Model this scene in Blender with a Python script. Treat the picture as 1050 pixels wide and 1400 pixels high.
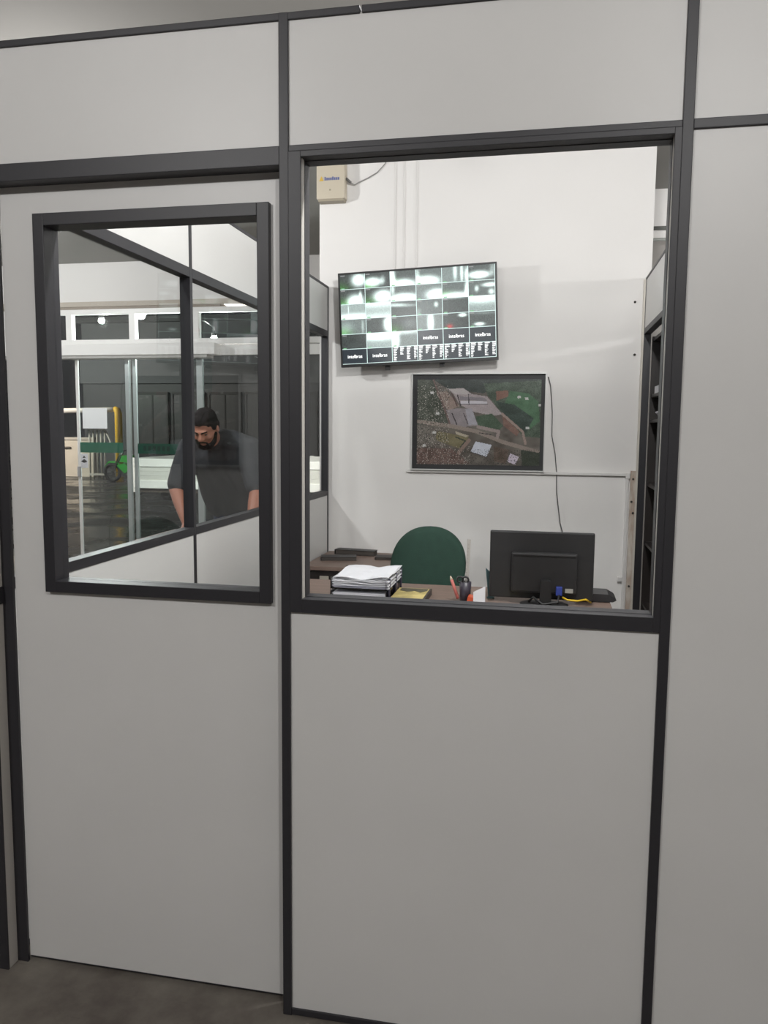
import bpy, bmesh, math, random
import numpy as np
from mathutils import Vector, Matrix
random.seed(7)
for o in list(bpy.data.objects): bpy.data.objects.remove(o)
S = bpy.context.scene
C = S.collection

# ------------------------------------------------------------------ camera
cam = bpy.data.cameras.new('camera')
camo = bpy.data.objects.new('camera', cam); C.objects.link(camo)
yaw, pitch, roll = 0.1989, 0.1046, -0.0087
F = Vector((-math.sin(yaw)*math.cos(pitch), math.cos(yaw)*math.cos(pitch), -math.sin(pitch)))
R = F.cross(Vector((0, 0, 1))).normalized(); D = F.cross(R)
c_, s_ = math.cos(roll), math.sin(roll)
R2 = c_*R + s_*D; D2 = -s_*R + c_*D
M = Matrix((R2, -D2, -F)).transposed().to_4x4()
M.translation = Vector((0.5872, -1.785, 1.4834))
camo.matrix_world = M
cam.sensor_fit = 'VERTICAL'; cam.sensor_height = 36; cam.lens = 36*1079.6/1400
cam.clip_start = 0.05; cam.clip_end = 200
S.camera = camo

# ------------------------------------------------------------------ world (night) and exposure
w = bpy.data.worlds.new('night'); S.world = w; w.use_nodes = True
w.node_tree.nodes['Background'].inputs[0].default_value = (0.012, 0.013, 0.017, 1)
w.node_tree.nodes['Background'].inputs[1].default_value = 0.5
vs = S.view_settings
vs.view_transform = 'Standard'; vs.look = 'None'; vs.gamma = 1; vs.use_curve_mapping = False
vs.exposure = 0.45
CEIL = 3.225
# ceiling lamps: (x, y, watts, drop of the cord)
LAMPS = [(-2.0, 2.1, 62, .40), (1.4, -2.7, 82, 0), (-4.7, 4.2, 78, 0), (3.9, 1.9, 90, .48), (-1.2, -2.9, 102, 0), (.72, .45, 130, 0), (2.6, 3.75, 32, .15)]  # last entry: unseen lamp added to brighten the ceiling at far right

# ------------------------------------------------------------------ materials
def lin(c):
    return tuple(((v/255)/12.92 if v/255 <= .04045 else (((v/255)+.055)/1.055)**2.4) for v in c)
MATS = {}
def mat(name, rgb, rough=.5, metal=0, spec=.5, var=0, scale=8, bump=0, bscale=60, stretch=None, second=None, emit=None, estr=0):
    if name in MATS: return MATS[name]
    m = bpy.data.materials.new(name); m.use_nodes = True
    nt = m.node_tree; b = nt.nodes['Principled BSDF']
    col = lin(rgb) + (1,)
    b.inputs['Base Color'].default_value = col
    b.inputs['Roughness'].default_value = rough
    b.inputs['Metallic'].default_value = metal
    b.inputs['Specular IOR Level'].default_value = spec
    if emit:
        b.inputs['Emission Color'].default_value = lin(emit) + (1,)
        b.inputs['Emission Strength'].default_value = estr
    if var or bump:
        tc = nt.nodes.new('ShaderNodeTexCoord'); mp = nt.nodes.new('ShaderNodeMapping')
        if stretch: mp.inputs['Scale'].default_value = stretch
        nt.links.new(tc.outputs['Object'], mp.inputs[0])
    if var:
        n = nt.nodes.new('ShaderNodeTexNoise'); n.inputs['Scale'].default_value = scale; n.inputs['Detail'].default_value = 6
        nt.links.new(mp.outputs[0], n.inputs['Vector'])
        r = nt.nodes.new('ShaderNodeValToRGB')
        c2 = lin(second) if second else tuple(v*(1-var) for v in col[:3])
        r.color_ramp.elements[0].position = .35; r.color_ramp.elements[0].color = tuple(c2) + (1,)
        r.color_ramp.elements[1].position = .65; r.color_ramp.elements[1].color = col
        nt.links.new(n.outputs['Fac'], r.inputs[0]); nt.links.new(r.outputs[0], b.inputs['Base Color'])
    if bump:
        n2 = nt.nodes.new('ShaderNodeTexNoise'); n2.inputs['Scale'].default_value = bscale; n2.inputs['Detail'].default_value = 4
        nt.links.new(mp.outputs[0], n2.inputs['Vector'])
        bp = nt.nodes.new('ShaderNodeBump'); bp.inputs['Strength'].default_value = bump; bp.inputs['Distance'].default_value = .01
        nt.links.new(n2.outputs['Fac'], bp.inputs['Height']); nt.links.new(bp.outputs[0], b.inputs['Normal'])
    MATS[name] = m
    return m
def glassmat(name, tint=(1, 1, 1), refl=1.0, rough=0.0):
    if name in MATS: return MATS[name]
    m = bpy.data.materials.new(name); m.use_nodes = True
    nt = m.node_tree; nt.nodes.remove(nt.nodes['Principled BSDF']); out = nt.nodes['Material Output']
    t = nt.nodes.new('ShaderNodeBsdfTransparent'); t.inputs[0].default_value = tint + (1,)
    g = nt.nodes.new('ShaderNodeBsdfGlossy'); g.inputs['Roughness'].default_value = rough
    fr = nt.nodes.new('ShaderNodeFresnel'); fr.inputs['IOR'].default_value = 1.45
    mu = nt.nodes.new('ShaderNodeMath'); mu.operation = 'MULTIPLY'; mu.inputs[1].default_value = refl
    mx = nt.nodes.new('ShaderNodeMixShader')
    nt.links.new(fr.outputs[0], mu.inputs[0]); nt.links.new(mu.outputs[0], mx.inputs[0])
    nt.links.new(t.outputs[0], mx.inputs[1]); nt.links.new(g.outputs[0], mx.inputs[2]); nt.links.new(mx.outputs[0], out.inputs[0])
    MATS[name] = m
    return m
def vcolmat(name, emission=0, rough=.4):
    m = bpy.data.materials.new(name); m.use_nodes = True
    nt = m.node_tree; b = nt.nodes['Principled BSDF']
    a = nt.nodes.new('ShaderNodeVertexColor'); a.layer_name = 'print'
    b.inputs['Roughness'].default_value = rough
    if emission:
        b.inputs['Base Color'].default_value = (.01, .01, .01, 1)
        nt.links.new(a.outputs[0], b.inputs['Emission Color']); b.inputs['Emission Strength'].default_value = emission
    else:
        nt.links.new(a.outputs[0], b.inputs['Base Color'])
    MATS[name] = m
    return m

PANEL = mat('panel_laminate', (206, 205, 203), .42, var=.03, scale=3)
BLACK = mat('black_profile', (40, 39, 43), .46, spec=.5)
CORE = mat('panel_core', (178, 174, 168), .5)
WALLM = mat('white_plaster', (224, 221, 219), .75, var=.03, scale=2, bump=.06, bscale=40)
CEILM = mat('ceiling_paint', (130, 128, 124), .85, var=.06, scale=1.2)
def floor_material():
    m = bpy.data.materials.new('worn_floor'); m.use_nodes = True; nt = m.node_tree; b = nt.nodes['Principled BSDF']
    tc = nt.nodes.new('ShaderNodeTexCoord')
    n1 = nt.nodes.new('ShaderNodeTexNoise'); n1.inputs['Scale'].default_value = 3.2; n1.inputs['Detail'].default_value = 9; n1.inputs['Roughness'].default_value = .65
    r = nt.nodes.new('ShaderNodeValToRGB')
    e = r.color_ramp.elements
    e[0].position = .3; e[0].color = lin((66, 57, 53)) + (1,)
    e[1].position = .7; e[1].color = lin((124, 119, 110)) + (1,)
    mp = nt.nodes.new('ShaderNodeMapping'); mp.inputs['Rotation'].default_value = (0, 0, .75); mp.inputs['Scale'].default_value = (3, 26, 1)
    n2 = nt.nodes.new('ShaderNodeTexNoise'); n2.inputs['Scale'].default_value = 2.2; n2.inputs['Detail'].default_value = 5
    r2 = nt.nodes.new('ShaderNodeValToRGB'); e2 = r2.color_ramp.elements
    e2[0].position = .26; e2[0].color = lin((150, 112, 102)) + (1,); e2[1].position = .33; e2[1].color = (1, 1, 1, 1)
    mx = nt.nodes.new('ShaderNodeMix'); mx.data_type = 'RGBA'; mx.blend_type = 'MULTIPLY'; mx.inputs[0].default_value = .7
    L = nt.links.new
    L(tc.outputs['Object'], n1.inputs['Vector']); L(tc.outputs['Object'], mp.inputs[0]); L(mp.outputs[0], n2.inputs['Vector'])
    L(n1.outputs['Fac'], r.inputs[0]); L(n2.outputs['Fac'], r2.inputs[0])
    L(r.outputs[0], mx.inputs[6]); L(r2.outputs[0], mx.inputs[7]); L(mx.outputs[2], b.inputs['Base Color'])
    b.inputs['Roughness'].default_value = .55
    MATS['floor'] = m
    return m
FLOORM = floor_material()
GLASS = glassmat('clear_glass', (.97, .98, .98), .10)
SHOPGLASS = glassmat('shopfront_glass', (.88, .92, .92), .5)
WHITEALU = mat('white_painted_metal', (232, 230, 228), .4)
SILVER = mat('satin_aluminium', (190, 198, 198), .35, metal=.5)
DARKP = mat('black_plastic', (34, 33, 34), .45)
PAPER = mat('paper', (214, 214, 219), .8)
WOOD = mat('brown_laminate', (128, 108, 98), .45, var=.25, scale=4, stretch=(1, 14, 14))
DARKWOOD = mat('dark_brown_wood', (34, 27, 25), .5, var=.3, scale=5, stretch=(14, 14, 1))

# ------------------------------------------------------------------ builders
MW = {}
def meta(o, label=None, cat=None, group=None, kind=None):
    if label: o['label'] = label
    if cat: o['category'] = cat
    if group: o['group'] = group
    if kind: o['kind'] = kind
    return o
def empty(name, loc=(0, 0, 0), rot=None, label=None, cat=None, group=None, kind=None):
    o = bpy.data.objects.new(name, None); C.objects.link(o); o.empty_display_size = .1
    m = Matrix.Translation(loc)
    if rot is not None: m = m @ rot.to_4x4()
    o.matrix_world = m; MW[o] = m
    return meta(o, label, cat, group, kind)
def put(name, bm, m, parent=None, local=False, smooth=False, **kw):
    me = bpy.data.meshes.new(name)
    if isinstance(bm, bmesh.types.BMesh):
        if parent is not None and not local: bm.transform(MW[parent].inverted())
        bm.to_mesh(me); bm.free()
    else:
        me.from_pydata(*bm)
        if parent is not None and not local: me.transform(MW[parent].inverted())
    me.materials.append(m)
    if smooth:
        for p in me.polygons: p.use_smooth = True
    o = bpy.data.objects.new(name, me); C.objects.link(o)
    if parent is not None:
        o.parent = parent; MW[o] = MW[parent]
    else: MW[o] = Matrix()
    return meta(o, **kw)
def bbox(bm, x0, x1, y0, y1, z0, z1, bev=0):
    v = [bm.verts.new((x, y, z)) for x in (x0, x1) for y in (y0, y1) for z in (z0, z1)]
    fs = [bm.faces.new([v[i] for i in f]) for f in ((0, 1, 3, 2), (4, 6, 7, 5), (0, 4, 5, 1), (2, 3, 7, 6), (0, 2, 6, 4), (1, 5, 7, 3))]
    if bev:
        es = list({e for f in fs for e in f.edges})
        bmesh.ops.bevel(bm, geom=es, offset=bev, segments=2, affect='EDGES', profile=.6)
    return v
def box(name, x0, x1, y0, y1, z0, z1, m, parent=None, bev=0, local=False, **kw):
    bm = bmesh.new(); bbox(bm, x0, x1, y0, y1, z0, z1, bev); return put(name, bm, m, parent, local, **kw)
def btube(bm, pts, r, n=8, cap=True):
    pts = [Vector(p) for p in pts]; rs = r if isinstance(r, (list, tuple)) else [r]*len(pts)
    rings = []; up = None
    for i, p in enumerate(pts):
        d = (pts[min(i+1, len(pts)-1)] - pts[max(i-1, 0)]).normalized()
        if up is None: up = d.orthogonal().normalized()
        up = (up - d*up.dot(d)).normalized(); s = d.cross(up)
        rings.append([bm.verts.new(p + rs[i]*(math.cos(a)*up + math.sin(a)*s)) for a in (2*math.pi*k/n for k in range(n))])
    for a, b in zip(rings, rings[1:]):
        for k in range(n): bm.faces.new((a[k], a[(k+1) % n], b[(k+1) % n], b[k]))
    if cap:
        bm.faces.new(rings[0][::-1]); bm.faces.new(rings[-1])
def tube(name, pts, r, m, parent=None, n=8, local=False, smooth=True, **kw):
    bm = bmesh.new(); btube(bm, pts, r, n); return put(name, bm, m, parent, local, smooth, **kw)
def blathe(bm, prof, cx, cy, n=24):
    rings = [[bm.verts.new((cx+r*math.cos(2*math.pi*k/n), cy+r*math.sin(2*math.pi*k/n), z)) for k in range(n)] for r, z in prof]
    for a, b in zip(rings, rings[1:]):
        for k in range(n): bm.faces.new((a[k], a[(k+1) % n], b[(k+1) % n], b[k]))
    bm.faces.new(rings[0][::-1]); bm.faces.new(rings[-1])
def lathe(name, prof, cx, cy, m, parent=None, n=24, local=False, smooth=True, **kw):
    bm = bmesh.new(); blathe(bm, prof, cx, cy, n); return put(name, bm, m, parent, local, smooth, **kw)
def bprism(bm, pts, axis, a, b):
    """polygon (2D) extruded along axis from a to b"""
    def P(u, v, t):
        return {0: (t, u, v), 1: (u, t, v), 2: (u, v, t)}[axis]
    v0 = [bm.verts.new(P(u, v, a)) for u, v in pts]; v1 = [bm.verts.new(P(u, v, b)) for u, v in pts]
    n = len(pts)
    bm.faces.new(v0); bm.faces.new(v1[::-1])
    for i in range(n): bm.faces.new((v0[i], v1[i], v1[(i+1) % n], v0[(i+1) % n]))
    bmesh.ops.recalc_face_normals(bm, faces=bm.faces[:])
def prism(name, pts, axis, a, b, m, parent=None, local=False, **kw):
    bm = bmesh.new(); bprism(bm, pts, axis, a, b); return put(name, bm, m, parent, local, **kw)
def raster(name, img, x0, x1, z0, z1, y, m, parent, local=True):
    """flat printed / lit picture in the xz plane: one quad per cell of img (rows from the top)"""
    h, wd = img.shape[:2]
    xs = np.linspace(x0, x1, wd+1); zs = np.linspace(z1, z0, h+1)
    V = np.zeros(((h+1)*(wd+1), 3)); V[:, 0] = np.tile(xs, h+1); V[:, 1] = y; V[:, 2] = np.repeat(zs, wd+1)
    i = np.arange(h)[:, None]*(wd+1) + np.arange(wd)[None, :]
    Fc = np.stack([i, i+wd+1, i+wd+2, i+1], -1).reshape(-1, 4)
    me = bpy.data.meshes.new(name)
    me.from_pydata(V.tolist(), [], Fc.tolist())
    ca = me.color_attributes.new('print', 'FLOAT_COLOR', 'CORNER')
    c = np.clip(img.reshape(-1, 3)/255, 0, 1); c = np.where(c <= .04045, c/12.92, ((c+.055)/1.055)**2.4)
    c4 = np.concatenate([c, np.ones((len(c), 1))], 1)
    ca.data.foreach_set('color', np.repeat(c4, 4, axis=0).ravel().astype(np.float32))
    if parent is not None and not local: me.transform(MW[parent].inverted())
    me.materials.append(m)
    o = bpy.data.objects.new(name, me); C.objects.link(o)
    if parent is not None: o.parent = parent; MW[o] = MW[parent]
    return o
def text(name, s, size, x, y, z, m, parent, local=True, sx=1, align='CENTER'):
    """lettering standing in the xz plane, facing -y"""
    cu = bpy.data.curves.new('lettering', 'FONT'); cu.body = s; cu.size = size; cu.align_x = align; cu.align_y = 'CENTER'
    to = bpy.data.objects.new('lettering', cu); C.objects.link(to)
    dg = bpy.context.evaluated_depsgraph_get(); dg.update()
    me = bpy.data.meshes.new_from_object(to.evaluated_get(dg))
    bpy.data.objects.remove(to); bpy.data.curves.remove(cu)
    me.transform(Matrix.Translation((x, y, z)) @ Matrix.Rotation(math.pi/2, 4, 'X') @ Matrix.Diagonal((sx, 1, 1, 1)))
    if parent is not None and not local: me.transform(MW[parent].inverted())
    me.materials.clear(); me.materials.append(m)
    o = bpy.data.objects.new(name, me); C.objects.link(o); o.parent = parent; MW[o] = MW[parent]
    return o

# ================================================================== room shell
fl = box('floor', -7.2, 4.8, -8.2, 6.16, -.12, 0, FLOORM, kind='structure', label='worn grey-brown concrete floor', cat='floor')
ce = box('ceiling', -7.2, 4.8, -8.2, 6.2, CEIL, CEIL+.1, CEILM, kind='structure', label='plain grey painted ceiling', cat='ceiling')
box('wall_back', -.882, 1.19, 3.31, 3.46, 0, CEIL, WALLM, kind='structure', label='white plastered office wall behind the television', cat='wall')
box('wall_inner', -.80, -.65, 3.46, 6.0, 0, CEIL, WALLM, kind='structure', label='white wall running behind the office', cat='wall')
box('wall_left', -7.2, -7.05, -8.2, 6.0, 0, CEIL, WALLM, kind='structure', label='white wall at the far left of the hall', cat='wall')
box('wall_right', 4.65, 4.8, -8.2, 4.4, 0, CEIL, WALLM, kind='structure', label='white wall on the far right', cat='wall')
box('wall_behind', -7.05, 4.65, -8.2, -8.05, 0, CEIL, mat('grey_hall_wall', (112, 110, 108), .8), kind='structure', label='grey hall wall opposite the office', cat='wall')
wfr = empty('wall_far_right', (2.9, 4.4, 0), kind='structure', label='white wall with a beam beyond the right partition', cat='wall')
box('plaster', 1.0, 4.8, 4.4, 4.55, 2.88, CEIL, WALLM, wfr)
box('lower_plaster', 1.0, 4.8, 4.47, 4.6, 0, 2.88, mat('grey_plaster', (150, 146, 142), .8), wfr)
tube('pipe', [(1.0, 4.38, 2.945), (1.52, 4.38, 2.945), (1.56, 4.37, 2.95)], .014, mat('grey_pipe', (120, 122, 118), .5), wfr)
tube('brace', [(1.0, 4.36, 2.86), (1.42, 4.36, 2.86)], .012, mat('grey_pipe', (120, 122, 118), .5), wfr)

# ================================================================== front partition
wf = empty('wall_front', (0, 0, 0), kind='structure', label='white laminate office partition with black profiles', cat='partition')
def rail(x0, x1, z0, z1, y0=-.004, y1=.044, name='rail'): return box(name, x0, x1, y0, y1, z0, z1, BLACK, wf, bev=.0015)
def panel(x0, x1, z0, z1, par=wf): return box('panel', x0, x1, .002, .038, z0, z1, PANEL, par)
XR = 2.3
panel(-.81, -.022, 2.12, 2.392)
panel(0, .8465, 2.12, 2.392)
panel(.8685, XR, 2.12, 2.392)
panel(0, .8465, .016, 1.05)
panel(.8685, XR, .016, 2.102)
box('post', -.022, 0, -.005, .045, 0, 2.404, BLACK, wf, bev=.0015)
box('post', .8465, .8685, -.005, .045, 0, 2.404, BLACK, wf, bev=.0015)
box('post', XR, XR+.022, -.005, .045, 0, 2.404, BLACK, wf, bev=.0015)
box('post', -.864, -.81, -.005, .0, 0, 2.404, BLACK, wf)
box('jamb_core', -.864, -.811, .0, .036, 0, 2.404, CORE, wf)
box('door_stop', -.864, -.779, .036, .044, 0, 2.09, BLACK, wf)
box('hinge', -.8115, -.8065, .004, .035, 1.015, 1.06, BLACK, wf)
box('hinge', -.8115, -.8065, .004, .035, 1.75, 1.795, BLACK, wf)
rail(-.81, .1640, 2.389, 2.404); rail(.1685, XR, 2.389, 2.404)
rail(-.81, -.022, 2.078, 2.12)
rail(0, .8465, 2.106, 2.12); rail(.8685, XR, 2.101, 2.121)
rail(0, .8465, .002, .018); rail(.8685, XR, .002, .018)

# window in the front partition
w1 = empty('window_1', (.42, 0, 1.05), kind='structure', label='large fixed office window in a black frame', cat='window')
def frame3(name, a, b, vertical, par):
    """three-layer frame member: black face, pale core, black back"""
    x0, x1, z0, z1 = a[0], b[0], a[1], b[1]
    box(name, x0, x1, -.006, .003, z0, z1, BLACK, par, bev=.001)
    e = .0015
    if vertical:
        box('core_strip', x0, x1-e, .003, .029, z0, z1, CORE, par) if x0 < .4 else box('core_strip', x0+e, x1, .003, .029, z0, z1, CORE, par)
    else: box('core_strip', x0, x1, .003, .029, z0 + (e if z0 > 1.5 else 0), z1 - (e if z0 < 1.5 else 0), BLACK, par)
    box('back_profile', x0, x1, .029, .066, z0, z1, BLACK, par, bev=.001)
frame3('frame_jamb', (0, 1.0443), (.029, 2.106), True, w1)
frame3('frame_jamb', (.832, 1.0443), (.8465, 2.106), True, w1)
frame3('frame_head', (.029, 2.093), (.832, 2.106), False, w1)
frame3('frame_sill', (.029, 1.0443), (.832, 1.078), False, w1)
box('pane', .029, .832, .045, .049, 1.078, 2.093, GLASS, w1)

# door leaf
d1 = empty('door_1', (-.40, .06, 0), kind='structure', label='white laminate office door with a black-framed window', cat='door')
LY0, LY1 = .046, .081
lx0, lx1, lz0, lz1 = -.7785, -.024, .014, 2.086
ox0, ox1, oz0, oz1 = -.668, -.0665, 1.064, 2.000   # hole behind the frame
bm = bmesh.new()
bbox(bm, lx0, ox0, LY0, LY1, lz0, lz1); bbox(bm, ox1, lx1, LY0, LY1, lz0, lz1)
bbox(bm, ox0, ox1, LY0, LY1, lz0, oz0); bbox(bm, ox0, ox1, LY0, LY1, oz1, lz1)
put('leaf', bm, PANEL, d1)
box('bottom_edge', lx0, lx1, LY0+.003, LY1-.003, .008, lz0, BLACK, d1)
fx0, fx1, fz0, fz1 = -.679, -.060, 1.053, 2.009
t_ = .030
yF, yB = .030, .092
fr_ = [('frame_side', fx0, fx0+t_, fz0, fz1), ('frame_side', fx1-t_, fx1, fz0, fz1), ('frame_rail', fx0+t_, fx1-t_, fz1-t_, fz1), ('frame_rail', fx0+t_, fx1-t_, fz0, fz0+t_)]
for nm, a, b, c, d in fr_: box(nm, a, b, yF, yB, c, d, BLACK, d1, bev=.0015)
box('pane', fx0+t_, fx1-t_, .066, .070, fz0+t_, fz1-t_, GLASS, d1)

# ================================================================== left partition (perpendicular)
wl = empty('wall_office_left', (-.84, 1.6, 0), kind='structure', label='glazed white partition closing the office on the left', cat='partition')
def lbox(name, y0, y1, z0, z1, m=BLACK, x0=-.864, x1=-.819, bev=.0015): return box(name, x0, x1, y0, y1, z0, z1, m, wl, bev=bev)
for y0, y1 in ((.044, 1.228), (1.252, 2.36), (2.384, 3.285)):
    lbox('panel', y0, y1, 2.118, 2.392, PANEL, -.861, -.822, 0)
    lbox('panel', y0, y1, .016, 1.042, PANEL, -.861, -.822, 0)
    lbox('rail', y0, y1, 2.08, 2.118); lbox('sill_rail', y0, y1, 1.041, 1.073)
    box('pane', -.846, -.842, y0, y1, 1.073, 2.08, GLASS, wl)
    lbox('bottom_rail', y0, y1, .002, .018)
lbox('top_rail', .044, 3.309, 2.389, 2.404)
for y0, y1 in ((1.228, 1.252), (2.360, 2.384), (3.285, 3.309)): lbox('post', y0, y1, 0, 2.389)

# right partition
wr = empty('wall_office_right', (1.18, 1.6, 0), kind='structure', label='white partition with a dark doorway closing the office on the right', cat='partition')
def rbox(name, y0, y1, z0, z1, m=BLACK, x0=1.158, x1=1.2, bev=.0015): return box(name, x0, x1, y0, y1, z0, z1, m, wr, bev=bev)
for y0, y1 in ((.044, 1.228), (1.252, 2.25), (2.274, 3.285)): rbox('panel', y0, y1, 2.10, 2.392, PANEL, 1.161, 1.197, 0)
for y0, y1 in ((.044, 1.228), (1.252, 2.25)):
    rbox('panel', y0, y1, .016, 2.07, PANEL, 1.161, 1.197, 0); rbox('bottom_rail', y0, y1, .002, .018)
rbox('rail', .044, 3.285, 2.068, 2.10); rbox('top_rail', .044, 3.309, 2.389, 2.404)
for y0, y1 in ((1.228, 1.252), (2.25, 2.274)): rbox('post', y0, y1, 0, 2.389)
rbox('post', 3.285, 3.309, 0, 2.389)
box('corner_strip', 1.146, 1.1575, 3.286, 3.309, 0, 2.39, mat('pale_strip', (196, 190, 180), .5), wr)

# ================================================================== shop front of the hall
YS = 6.1
wsf = empty('wall_storefront', (-3.8, YS, 0), kind='structure', label='white wall and header above the glazed shop front', cat='wall')
box('plaster', -7.05, -.65, YS, YS+.15, 2.81, CEIL, WALLM, wsf)
BEIGE = mat('beige_beam', (176, 166, 154), .6)
box('beam', -7.05, -.65, YS-.05, YS+.15, 2.76, 2.81, BEIGE, wsf)
box('beam_trim', -7.05, -2.75, YS-.03, YS+.15, 2.735, 2.76, mat('beam_brown', (140, 128, 116), .6), wsf)  # darker brown trim line below the beam
box('side_wall', -7.05, -5.75, YS, YS+.15, 0, 2.21, WALLM, wsf)
box('side_wall', -1.45, -.65, YS, YS+.15, 0, 2.21, WALLM, wsf)
hd = box('header_casing', -7.0, -2.757, YS-.17, YS+.02, 2.235, 2.352, WHITEALU, wsf, bev=.006)
box('header_underside', -7.0, -2.85, YS-.15, YS+.02, 2.205, 2.235, mat('grey_trim', (170, 168, 164), .5), wsf)
box('set_back_band', -2.757, -.65, YS-.02, YS+.03, 2.24, 2.34, WHITEALU, wsf)
w2 = empty('window_2', (-3.8, YS, 2.35), kind='structure', label='row of white-framed transom windows over the glass doors', cat='window')
box('frame_top', -7.05, -.65, YS-.02, YS+.05, 2.683, 2.735, WHITEALU, w2)
box('frame_bottom', -7.05, -.65, YS-.04, YS+.05, 2.352, 2.412, WHITEALU, w2)
ms = [-5.26, -4.50, -3.755, -3.03, -2.18, -1.45]
for x in ms: box('mullion', x-.034, x+.034, YS-.02, YS+.05, 2.412, 2.683, WHITEALU, w2)
ex = [-6.0] + ms
for a, b in zip(ex, ms): box('pane', a+.034, b-.034, YS+.012, YS+.018, 2.412, 2.683, SHOPGLASS, w2)
box('mullion', -6.034, -5.966, YS-.02, YS+.05, 2.412, 2.683, WHITEALU, w2)

d2 = empty('door_2', (-4.1, YS, 0), kind='structure', label='sliding glass door leaf with green safety band and paper notice', cat='door')
box('pane', -4.415, -3.835, YS-.005, YS+.003, .01, 2.205, SHOPGLASS, d2)
box('edge_profile', -4.446, -4.415, YS-.012, YS+.010, .01, 2.205, WHITEALU, d2, bev=.002)
box('stile', -3.845, -3.80, YS-.03, YS+.012, .01, 2.205, SILVER, d2, bev=.002)
GREEN = mat('green_vinyl', (12, 94, 70), .4)
box('safety_band', -4.414, -3.90, YS-.007, YS-.0055, 1.20, 1.312, GREEN, d2)
box('notice_sheet', -4.376, -4.084, YS-.0072, YS-.0055, 1.462, 1.684, mat('bright_paper', (246, 248, 250), .8), d2)
st = box('warning_sticker', -4.42, -4.325, YS-.0072, YS-.0055, 1.03, 1.185, PAPER, d2)
prism('sticker_mark', [(-4.412, 1.10), (-4.372, 1.128), (-4.332, 1.10), (-4.372, 1.085)], 1, YS-.0085, YS-.0073, DARKP, st)
prism('sticker_mark', [(-4.392, 1.14), (-4.372, 1.165), (-4.352, 1.14)], 1, YS-.0085, YS-.0073, DARKP, st)
bm = bmesh.new(); bbox(bm, -4.445, -4.405, YS-.035, YS-.008, .93, 1.045, .006)
put('lock', bm, mat('chrome', (215, 215, 218), .2, metal=.9), d2)
d3 = empty('door_3', (-3.4, YS, 0), kind='structure', label='fixed glass door panel with darker green band beside the sliding leaf', cat='door')
box('stile', -3.785, -3.745, YS+.02, YS+.05, .01, 2.205, SILVER, d3, bev=.002)
box('pane', -3.745, -3.035, YS+.032, YS+.04, .01, 2.205, SHOPGLASS, d3)
GREEN2 = mat('dark_green_vinyl', (10, 72, 56), .4)
bd = box('safety_band', -3.744, -3.036, YS+.029, YS+.031, 1.195, 1.305, GREEN2, d3)
for k in range(6): box('letter_mark', -3.68+k*.055, -3.645+k*.055, YS+.0275, YS+.0288, 1.225, 1.278, mat('letter_green', (14, 48, 40), .5), bd)
box('stile', -3.042, -2.975, YS+.01, YS+.05, .01, 2.205, SILVER, d3, bev=.002)
box('pane', -2.975, -2.88, YS+.032, YS+.04, .01, 2.205, SHOPGLASS, d3)

# ================================================================== outside, at night
def wet():
    m = bpy.data.materials.new('wet_asphalt'); m.use_nodes = True; nt = m.node_tree; b = nt.nodes['Principled BSDF']
    tc = nt.nodes.new('ShaderNodeTexCoord'); n = nt.nodes.new('ShaderNodeTexNoise'); n.inputs['Scale'].default_value = .9; n.inputs['Detail'].default_value = 5
    r = nt.nodes.new('ShaderNodeValToRGB'); e = r.color_ramp.elements
    e[0].position = .4; e[0].color = (.009, .008, .0075, 1); e[1].position = .65; e[1].color = (.028, .022, .018, 1)
    r2 = nt.nodes.new('ShaderNodeMapRange'); r2.inputs[1].default_value = .4; r2.inputs[2].default_value = .6; r2.inputs[3].default_value = .12; r2.inputs[4].default_value = .5
    n2 = nt.nodes.new('ShaderNodeTexNoise'); n2.inputs['Scale'].default_value = 9; n2.inputs['Detail'].default_value = 3
    bp = nt.nodes.new('ShaderNodeBump'); bp.inputs['Strength'].default_value = .25; bp.inputs['Distance'].default_value = .02
    L = nt.links.new
    L(tc.outputs['Object'], n.inputs['Vector']); L(tc.outputs['Object'], n2.inputs['Vector'])
    L(n.outputs['Fac'], r.inputs[0]); L(r.outputs[0], b.inputs['Base Color']); L(n.outputs['Fac'], r2.inputs[0]); L(r2.outputs[0], b.inputs['Roughness'])
    L(n2.outputs['Fac'], bp.inputs['Height']); L(bp.outputs[0], b.inputs['Normal'])
    return m
box('ground_outside', -34, 10, 6.16, 40, -.3, -.15, wet(), kind='structure', label='wet dark asphalt yard outside the glass doors', cat='ground')
FG = mat('dark_grey_metal', (58, 59, 61), .6, var=.15, scale=1); FG2 = mat('reflection_grey', (78, 80, 82), .7); FD = mat('dark_door', (40, 41, 42), .5); FL = mat('door_outline', (14, 14, 15), .6)
bf = empty('warehouse_building', (-12, 24, -.15), label='dark grey building with tall panelled doors across the yard', cat='building')
box('wall', -15.6, 2, 24, 26, -.15, 5.2, FG, bf)
box('reflection_band', -15.65, 2, 23.9, 24.0, 3.0, 3.9, FG2, bf)  # paler band paints in the hall's reflection from the shop glass
box('eave', -15.7, 2, 23.85, 24.0, 5.1, 5.3, FL, bf)
for x in (-12.9, -11.55, -10.2, -8.85, -7.5, -6.15):
    dd = box('door', x-.55, x+.55, 23.93, 23.99, -.15, 2.62, FD, bf)
    box('door_gap', x-.03, x+.03, 23.915, 23.929, -.13, 2.6, FL, dd)
    for a, b in ((x-.6, x-.55), (x+.55, x+.6)): box('door_frame', a, b, 23.9, 23.99, -.15, 2.7, FL, bf)
    box('door_frame', x-.55, x+.55, 23.9, 23.99, 2.62, 2.7, FL, bf)
yw = empty('yard_wall', (-14.4, 21.6, -.15), label='low pale yard wall left of the motorcycle', cat='wall')
box('wall_body', -16.6, -13.75, 21.6, 21.75, -.15, 1.05, mat('pale_render', (206, 192, 176), .8, var=.1, scale=3), yw)
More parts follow.
